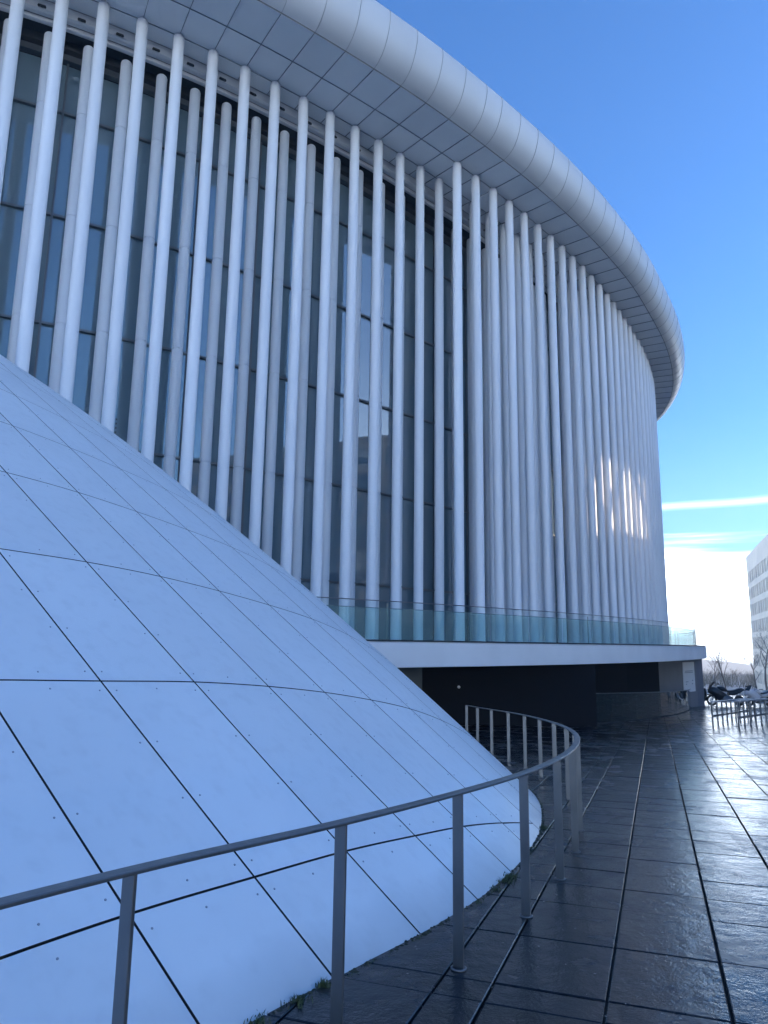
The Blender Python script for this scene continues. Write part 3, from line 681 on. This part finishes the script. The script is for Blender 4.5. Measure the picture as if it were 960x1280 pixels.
def motorcycle(label,loc,rz,body,case=True,group='motorcycles parked beyond the low railings'):
    t=thing('motorcycle',label,'motorcycle',loc,rz,group)
    wheel(t,-.78,.31,.31,.15); wheel(t,.80,.32,.32,.12)
    loft(t,'fairing',[(1.02,.83,.05,.05),(.98,.86,.16,.12),(.82,.88,.24,.22),(.62,.78,.27,.33),(.42,.66,.26,.36),(.22,.58,.24,.30),(.05,.52,.20,.24),(-.10,.48,.14,.16)],body)
    loft(t,'fuel_tank',[(.50,.96,.08,.05),(.40,1.0,.17,.12),(.15,.98,.18,.15),(-.02,.92,.14,.12),(-.10,.88,.10,.07)],body)
    loft(t,'seat',[(-.05,.86,.12,.05),(-.25,.84,.17,.07),(-.5,.88,.18,.07),(-.72,.96,.15,.07),(-.98,1.0,.11,.05)],M_black)
    loft(t,'tail_fairing',[(-.15,.70,.14,.09),(-.5,.74,.17,.12),(-.85,.86,.14,.10),(-1.08,.96,.08,.05)],body)
    loft(t,'engine',[(.35,.45,.2,.2),(.1,.42,.26,.24),(-.2,.42,.24,.2),(-.38,.40,.14,.12)],M_frame)
    mb=MB(); mb.tube([(.30,.20,.30),(-.1,.24,.24),(-.5,.24,.30),(-1.02,.26,.44)],[.03,.035,.06,.075],10); mb.build('exhaust',M_chrome,t,True)
    mb=MB(); mb.grid([[Vector((.92-.30*v,.20*u*(1-.25*v),1.02+.34*v)) for v in (0,.5,1)] for u in (-1,-.5,0,.5,1)]); mb.build('windscreen',M_offglass,t,True)
    for sy in (-1,1):
        mb=MB(); mb.tube([(.45,sy*.1,1.05),(.42,sy*.22,1.10),(.34,sy*.36,1.06)],.016,8); mb.build('handlebar',M_black,t,True)
        mb=MB(); mb.tube([(.52,sy*.2,1.10),(.56,sy*.34,1.26)],.009,6); mb.tube([(.55,sy*.32,1.28),(.55,sy*.46,1.27)],.045,8); mb.build('mirror',M_black,t,True)
        mb=MB(); mb.tube([(.80,sy*.10,.32),(.52,sy*.10,1.0)],.03,8); mb.build('fork',M_chrome,t,True)
        if case:
            loft(t,'side_case',[(-1.08,.66,.02,.10),(-1.02,.66,.09,.2),(-.6,.66,.10,.21),(-.50,.66,.03,.12)],body).location=(0,sy*.28,0)
    mb=MB(); mb.tube([(-.78,.12,.31),(-.15,.12,.38)],.03,8); mb.tube([(-.78,-.12,.31),(-.15,-.12,.38)],.03,8); mb.build('swing_arm',M_frame,t,True)
    loft(t,'mudguard',[(1.18,.42,.04,.02),(1.05,.62,.07,.03),(.84,.69,.08,.03),(.60,.64,.07,.03)],body)
    if case: loft(t,'top_case',[(-1.32,1.18,.12,.10),(-1.26,1.18,.21,.16),(-.95,1.18,.22,.17),(-.88,1.16,.12,.10)],M_black)
    mb=MB(); mb.tube([(1.03,0,.84),(1.06,0,.84)],.07,12); mb.build('headlight',M_white,t)
    return t
for_scale=motorcycle('black touring motorcycle seen side on, leftmost of the parked motorcycles',(22.6,48.0,G(0,48.0)),R(176),M_black,False)
motorcycle('white motorcycle with black top case beside the black one',(24.6,47.6,G(0,47.6)),R(196),M_wfair,True)
motorcycle('white motorcycle cut by the right edge of the photo, last of the row',(26.6,47.0,G(0,47.0)),R(205),M_wfair,False)

for_scale.scale=(1.1,1.1,1.12)
# bicycles in the rack further right; the glass fence mirrors them
def bicycle(label,loc,rz,colm):
    t=thing('bicycle',label,'bicycle',loc,rz,'bicycles parked on the plaza')
    for x in (-.52,.52):
        o=MB(); o.torus((0,0,0),.325,.02,n=28,m_=6)
        for k in range(12):
            a=2*math.pi*k/12; o.beam((0,0,0),(.32*math.cos(a),0,.32*math.sin(a)),.004,.004,(0,1,0))
        w=o.build('wheel',M_rub,t,True); w.location=(x,0,.345)
    mb=MB(); A_=(-.52,0,.345);BB=(-.08,0,.29);S_=(-.22,0,.80);H_=(.34,0,.88);H2=(.37,0,.74)
    for a,b in ((A_,BB),(A_,S_),(BB,S_),(BB,H2),(S_,H_),(H_,H2),(H2,(.52,0,.345))): mb.tube([a,b],.018,8)
    mb.build('frame',colm,t,True)
    mb=MB(); mb.tube([(-.08,0,.29),(-.02,0,.13)],.012,6); mb.tube([(-.08,-.03,.29),(-.08,.03,.29)],.09,16); mb.build('crank',M_chrome,t)
    mb=MB(); mb.tube([S_,(-.25,0,.93)],.014,6); mb.build('seat_post',M_chrome,t)
    loft(t,'saddle',[(-.40,.95,.08,.03),(-.30,.96,.08,.035),(-.18,.95,.04,.025),(-.08,.94,.02,.02)],M_black)
    mb=MB(); mb.tube([H_,(.33,0,.98)],.014,6); mb.tube([(.30,-.28,1.0),(.36,-.1,.99),(.36,.1,.99),(.30,.28,1.0)],.013,8); mb.build('handlebar',M_black,t,True)
    return t
cols=[M_black,M_wfair,mat('bike_red',(.3,.03,.03),.4),M_black,mat('bike_blue',(.03,.06,.2),.4),M_black]
bl_=['black bicycle at the near end of the bicycle row','white framed bicycle beside the black one','red bicycle in the middle of the row','black bicycle behind the red one','blue bicycle near the end of the row','black bicycle at the far end of the bicycle row']
for i in range(6):
    bicycle(bl_[i],(31.0+i*.75,62.6-i*1.1,G(0,62.6-i*1.1)),R(170+(i*37)%25),cols[i])

# ------------------------------------------------------------------ office buildings
def office(name,label,loc,rz,L_,depth,H_,nfl,pitch_,wall,win_w,win_h,sill0,storey,glassm,extra=0,group=None):
    """front face along +X at y=0 (looking to -Y); windows recessed, each its own part"""
    t=thing(name,label,'office building',loc,rz,group)
    rec=.28; cols_=int(L_/pitch_); xs_=[0]; 
    for i in range(cols_):
        j=(((i*7)%5)-2)*.10*pitch_; a=i*pitch_+(pitch_-win_w)/2+j+.001; xs_+= [a,a+win_w]
    xs_.append(L_)
    zs_=[0]
    for k in range(nfl): zs_ += [sill0+k*storey, sill0+k*storey+win_h]
    zs_.append(H_)
    mb=MB()
    for i in range(len(xs_)-1):
        for j in range(len(zs_)-1):
            if i%2==1 and j%2==1:
                x0,x1,z0,z1=xs_[i],xs_[i+1],zs_[j],zs_[j+1]
                mb.add([(x0,0,z0),(x1,0,z0),(x1,0,z1),(x0,0,z1),(x0,rec,z0),(x1,rec,z0),(x1,rec,z1),(x0,rec,z1)],[(0,4,5,1),(1,5,6,2),(2,6,7,3),(3,7,4,0)])
            else:
                x0,x1,z0,z1=xs_[i],xs_[i+1],zs_[j],zs_[j+1]; mb.add([(x0,0,z0),(x1,0,z0),(x1,0,z1),(x0,0,z1)],[(0,1,2,3)])
    mb.add([(0,0,0),(0,depth,0),(0,depth,H_),(0,0,H_)],[(0,3,2,1)]); mb.add([(L_,0,0),(L_,depth,0),(L_,depth,H_),(L_,0,H_)],[(0,1,2,3)])
    mb.add([(0,depth,0),(L_,depth,0),(L_,depth,H_),(0,depth,H_)],[(0,3,2,1)])
    mb.build('wall',wall,t)
    mb=MB(); mb.add([(0,0,H_-.5),(L_,0,H_-.5),(L_,depth,H_-.5),(0,depth,H_-.5)],[(0,1,2,3)]); mb.build('roof',M_asph,t)
    wm=MB(); wm.box(win_w/2,rec+.02,win_h/2,win_w,.04,win_h); wm.cur=1
    wm.box(win_w/2,rec-.02,win_h/2,.06,.05,win_h); wm.box(win_w/2,rec-.02,.03,win_w,.05,.06); wm.box(win_w/2,rec-.02,win_h-.03,win_w,.05,.06)
    wm1=wm.mesh('window',[glassm,M_frame])
    wm=MB(); wm.box(win_w/2,rec+.02,win_h/2,win_w,.04,win_h); wm.cur=1
    wm.box(win_w/2,rec-.02,win_h/2,.06,.05,win_h); wm.cur=2; wm.box(win_w/2,rec-.004,win_h*.72,win_w*.98,.01,win_h*.56); wm2=wm.mesh('window',[glassm,M_frame,M_curtain])
    n_=0
    for i in range(1,len(xs_)-1,2):
        for k in range(nfl):
            if n_>=298: break
            link('window',wm2 if (i*13+k*7)%5==0 else wm1,t,(xs_[i],0,sill0+k*storey)); n_+=1
    return t
ZL0,ZL1=17.7,22.2
# far block at the right edge: its facade runs parallel to the long paving joints
az=R(21.3); D_=155.; fx,fy=79.6,155.
ox,oy=fx-math.sin(az)*62,fy-math.cos(az)*62
office('office_block','pale stone office block with rows of narrow windows at the right edge',(fx,fy,-10.2),math.atan2(-math.cos(az),-math.sin(az)),62,22,31.2,7,2.0,M_stone,1.05,2.35,4.6,3.45,M_offglass)
# block out of frame to the right, seen mirrored in the hall's glass
office('office_building','brown stone office building facing the hall, out of frame but mirrored in its glass front',(66,34,-3.5),R(-90),66,20,32.5,8,2.1,M_stone2,1.25,2.2,3.4,3.6,M_offglass,group='brown stone office buildings right of the frame')
office('office_building','brown stone block added out of frame to the right to keep the sun off the hall',(66,80,-6.5),R(-90),34,20,38,9,2.1,M_stone2,1.25,2.2,3.4,3.6,M_offglass,group='brown stone office buildings right of the frame')  # added block, shades the hall and plaza from the low sun
# the two are joined across a gap: low link, open storey with steel lattice, roof link
lk=thing('sun_gap_block','brown link with an open latticed storey between the two office buildings','added sun blocker',(66,40,-5))
for z0,z1 in ((0,ZL0),(ZL1,36)):
    mb=MB(); mb.box(6,0,(z0+z1)/2,12,11.9,z1-z0); mb.build('wall',M_stone2,lk)
for yy in (-4.9,4.9):
    mb=MB(); mb.box(6,yy,(ZL0+ZL1)/2,11.9,2.2,ZL1-ZL0-.004); mb.build('sun_gap_side',M_stone2,lk)
for yy in (-1.9,.4,2.2):
    mb=MB(); mb.box(.3,yy,(ZL0+ZL1)/2,.3,.55,ZL1-ZL0); mb.build('sun_gap_post',M_frame,lk)
for k_,(y0,z0,y1,z1) in enumerate(((-4,ZL0,-.5,ZL1),(4,ZL0+.5,.5,ZL1-1))):
    mb=MB(); mb.beam((.9,y0,z0),(.9,y1,z1),.3,.8); mb.build('sun_gap_brace',M_frame,lk)

# ------------------------------------------------------------------ bare trees and winter scrub beyond the plaza
def bare_tree(label,x,y,h,seed,lean=0,group='bare trees beyond the plaza'):
    rs=random.Random(seed); t=thing('bare_tree',label,'tree',(x,y,gz(y)-.05),0,group)
    tr=MB(); tw=MB()
    def grow(p,d,l,r_,lev):
        pts=[p]; dd=d.copy(); q=p.copy(); rr=[r_]
        for k in range(4):
            dd=(dd+Vector((rs.gauss(0,.09),rs.gauss(0,.09),rs.gauss(.03,.06)))).normalized(); q=q+dd*l/4; pts.append(q.copy()); rr.append(r_*(1-.55*(k+1)/4))
        (tr if lev<2 else tw).tube(pts,rr,6 if lev<2 else 3,False)
        if lev<4:
            for b in range([6,4,4,4][lev]):
                f_=rs.uniform(.30 if lev==0 else .15,1); i=min(int(f_*4),3); pp=pts[i].lerp(pts[i+1],f_*4-i)
                a=rs.uniform(0,6.28); side=Vector((math.cos(a),math.sin(a),0)); nd=(dd*.75+side*rs.uniform(.45,.9)+Vector((0,0,.15))).normalized()
                grow(pp,nd,l*rs.uniform(.38,.62),max(rr[i]*.5,.008),lev+1)
    grow(Vector((0,0,0)),Vector((lean,0,1)).normalized(),h*.72,h*.018,0)
    tr.build('trunk',M_bark,t,True); tag(tw.build('crown',M_twig,t),None)
    return t
def azx(px,y): return (px-480)/F*y*(1/cp)*.985
for (lab,px,y,h,sd) in (('tall bare tree in front of the pale office block',948,118,9.6,3),('spreading bare tree left of the office block',936,124,6.6,11),
    ('slender bare tree standing just right of the hall',898,120,7.4,5),('small bare tree close against the end of the hall',886,128,6.0,8),('low bare tree between the others on the skyline',915,150,3.6,13)):
    bare_tree(lab,azx(px,y),y,h,sd)
wd=MB(); rs=random.Random(4)
for _ in range(5200):
    y=rs.uniform(150,330); x=rs.uniform(.15,.9)*y; hh=2.4+1.5*math.sin(x*.09+y*.05)+rs.uniform(0,1.4); z0=gz(y)
    for q in range(4):
        a=rs.uniform(0,6.28); t0=Vector((x+rs.gauss(0,.4),y+rs.gauss(0,.4),z0+rs.uniform(0,.5)*hh)); d=Vector((math.cos(a)*.5,math.sin(a)*.5,rs.uniform(.6,1.2))).normalized()*hh*rs.uniform(.35,.7); w_=rs.uniform(.02,.05)
        wd.add([t0+Vector((-w_,0,0)),t0+Vector((w_,0,0)),t0+d],[(0,1,2)]); wd.add([t0+Vector((0,-w_,0)),t0+Vector((0,w_,0)),t0+d],[(0,1,2)])
tag(wd.build('winter_scrub',M_bush),'pale winter scrub and saplings beyond the plaza edge','shrubs',kind='stuff')
for (nm,dist,hgt,wv) in (('hills',1400,-30,.004),):
    mb=MB(); P=[]
    for i in range(60):
        x=-1500+i*70; P.append([Vector((x,dist-200,gz(dist-200)-3)),Vector((x,dist,hgt+8*math.sin(i*.5)+4*math.sin(i*1.3))),Vector((x,dist+500,gz(dist+500)-3))])
    mb.grid(P); mb.f=[f[::-1] for f in mb.f]; tag(mb.build(nm,M_hill,None,True),kind='structure')

# small pale bits trodden into the paving
lb=MB(); rs=random.Random(21)
for _ in range(170):
    u=rs.uniform(3.2,9); v=rs.uniform(-1.6,1.6); p=PM@Vector((v,u,.003)); 
    if under_shell(p.x-.5,p.y): continue
    sz=rs.choice([.003,.004,.005,.008]); a=rs.uniform(0,6.28); q=[(math.cos(a+k*1.57+rs.uniform(-.3,.3))*sz*rs.uniform(.6,1.3),math.sin(a+k*1.57)*sz*rs.uniform(.6,1.3)) for k in range(4)]
    lb.add([(p.x+x,p.y+y,p.z+.001-.0455*y) for x,y in q]+[(p.x,p.y,p.z+.004)],[(0,1,4),(1,2,4),(2,3,4),(3,0,4)])
tag(lb.build('paving_litter',mat('pale_grit',(.35,.34,.32),.8)),'pale specks of grit and leaf scattered on the dark paving','grit',kind='stuff')
# haze
hz=MB(); hz.box(0,1000,-30,2998,2796,120); hz=hz.build('haze',None); hz.data.materials.clear()
HM=bpy.data.materials.new('haze_air'); HM.use_nodes=True; t=HM.node_tree; t.nodes.clear(); o=N(t,'ShaderNodeOutputMaterial'); v=N(t,'ShaderNodeVolumePrincipled')
v.inputs['Color'].default_value=(.92,.96,1,1); v.inputs['Density'].default_value=.0010; v.inputs['Anisotropy'].default_value=.35; t.links.new(v.outputs[0],o.inputs['Volume']); hz.data.materials.append(HM); tag(hz,kind='stuff')
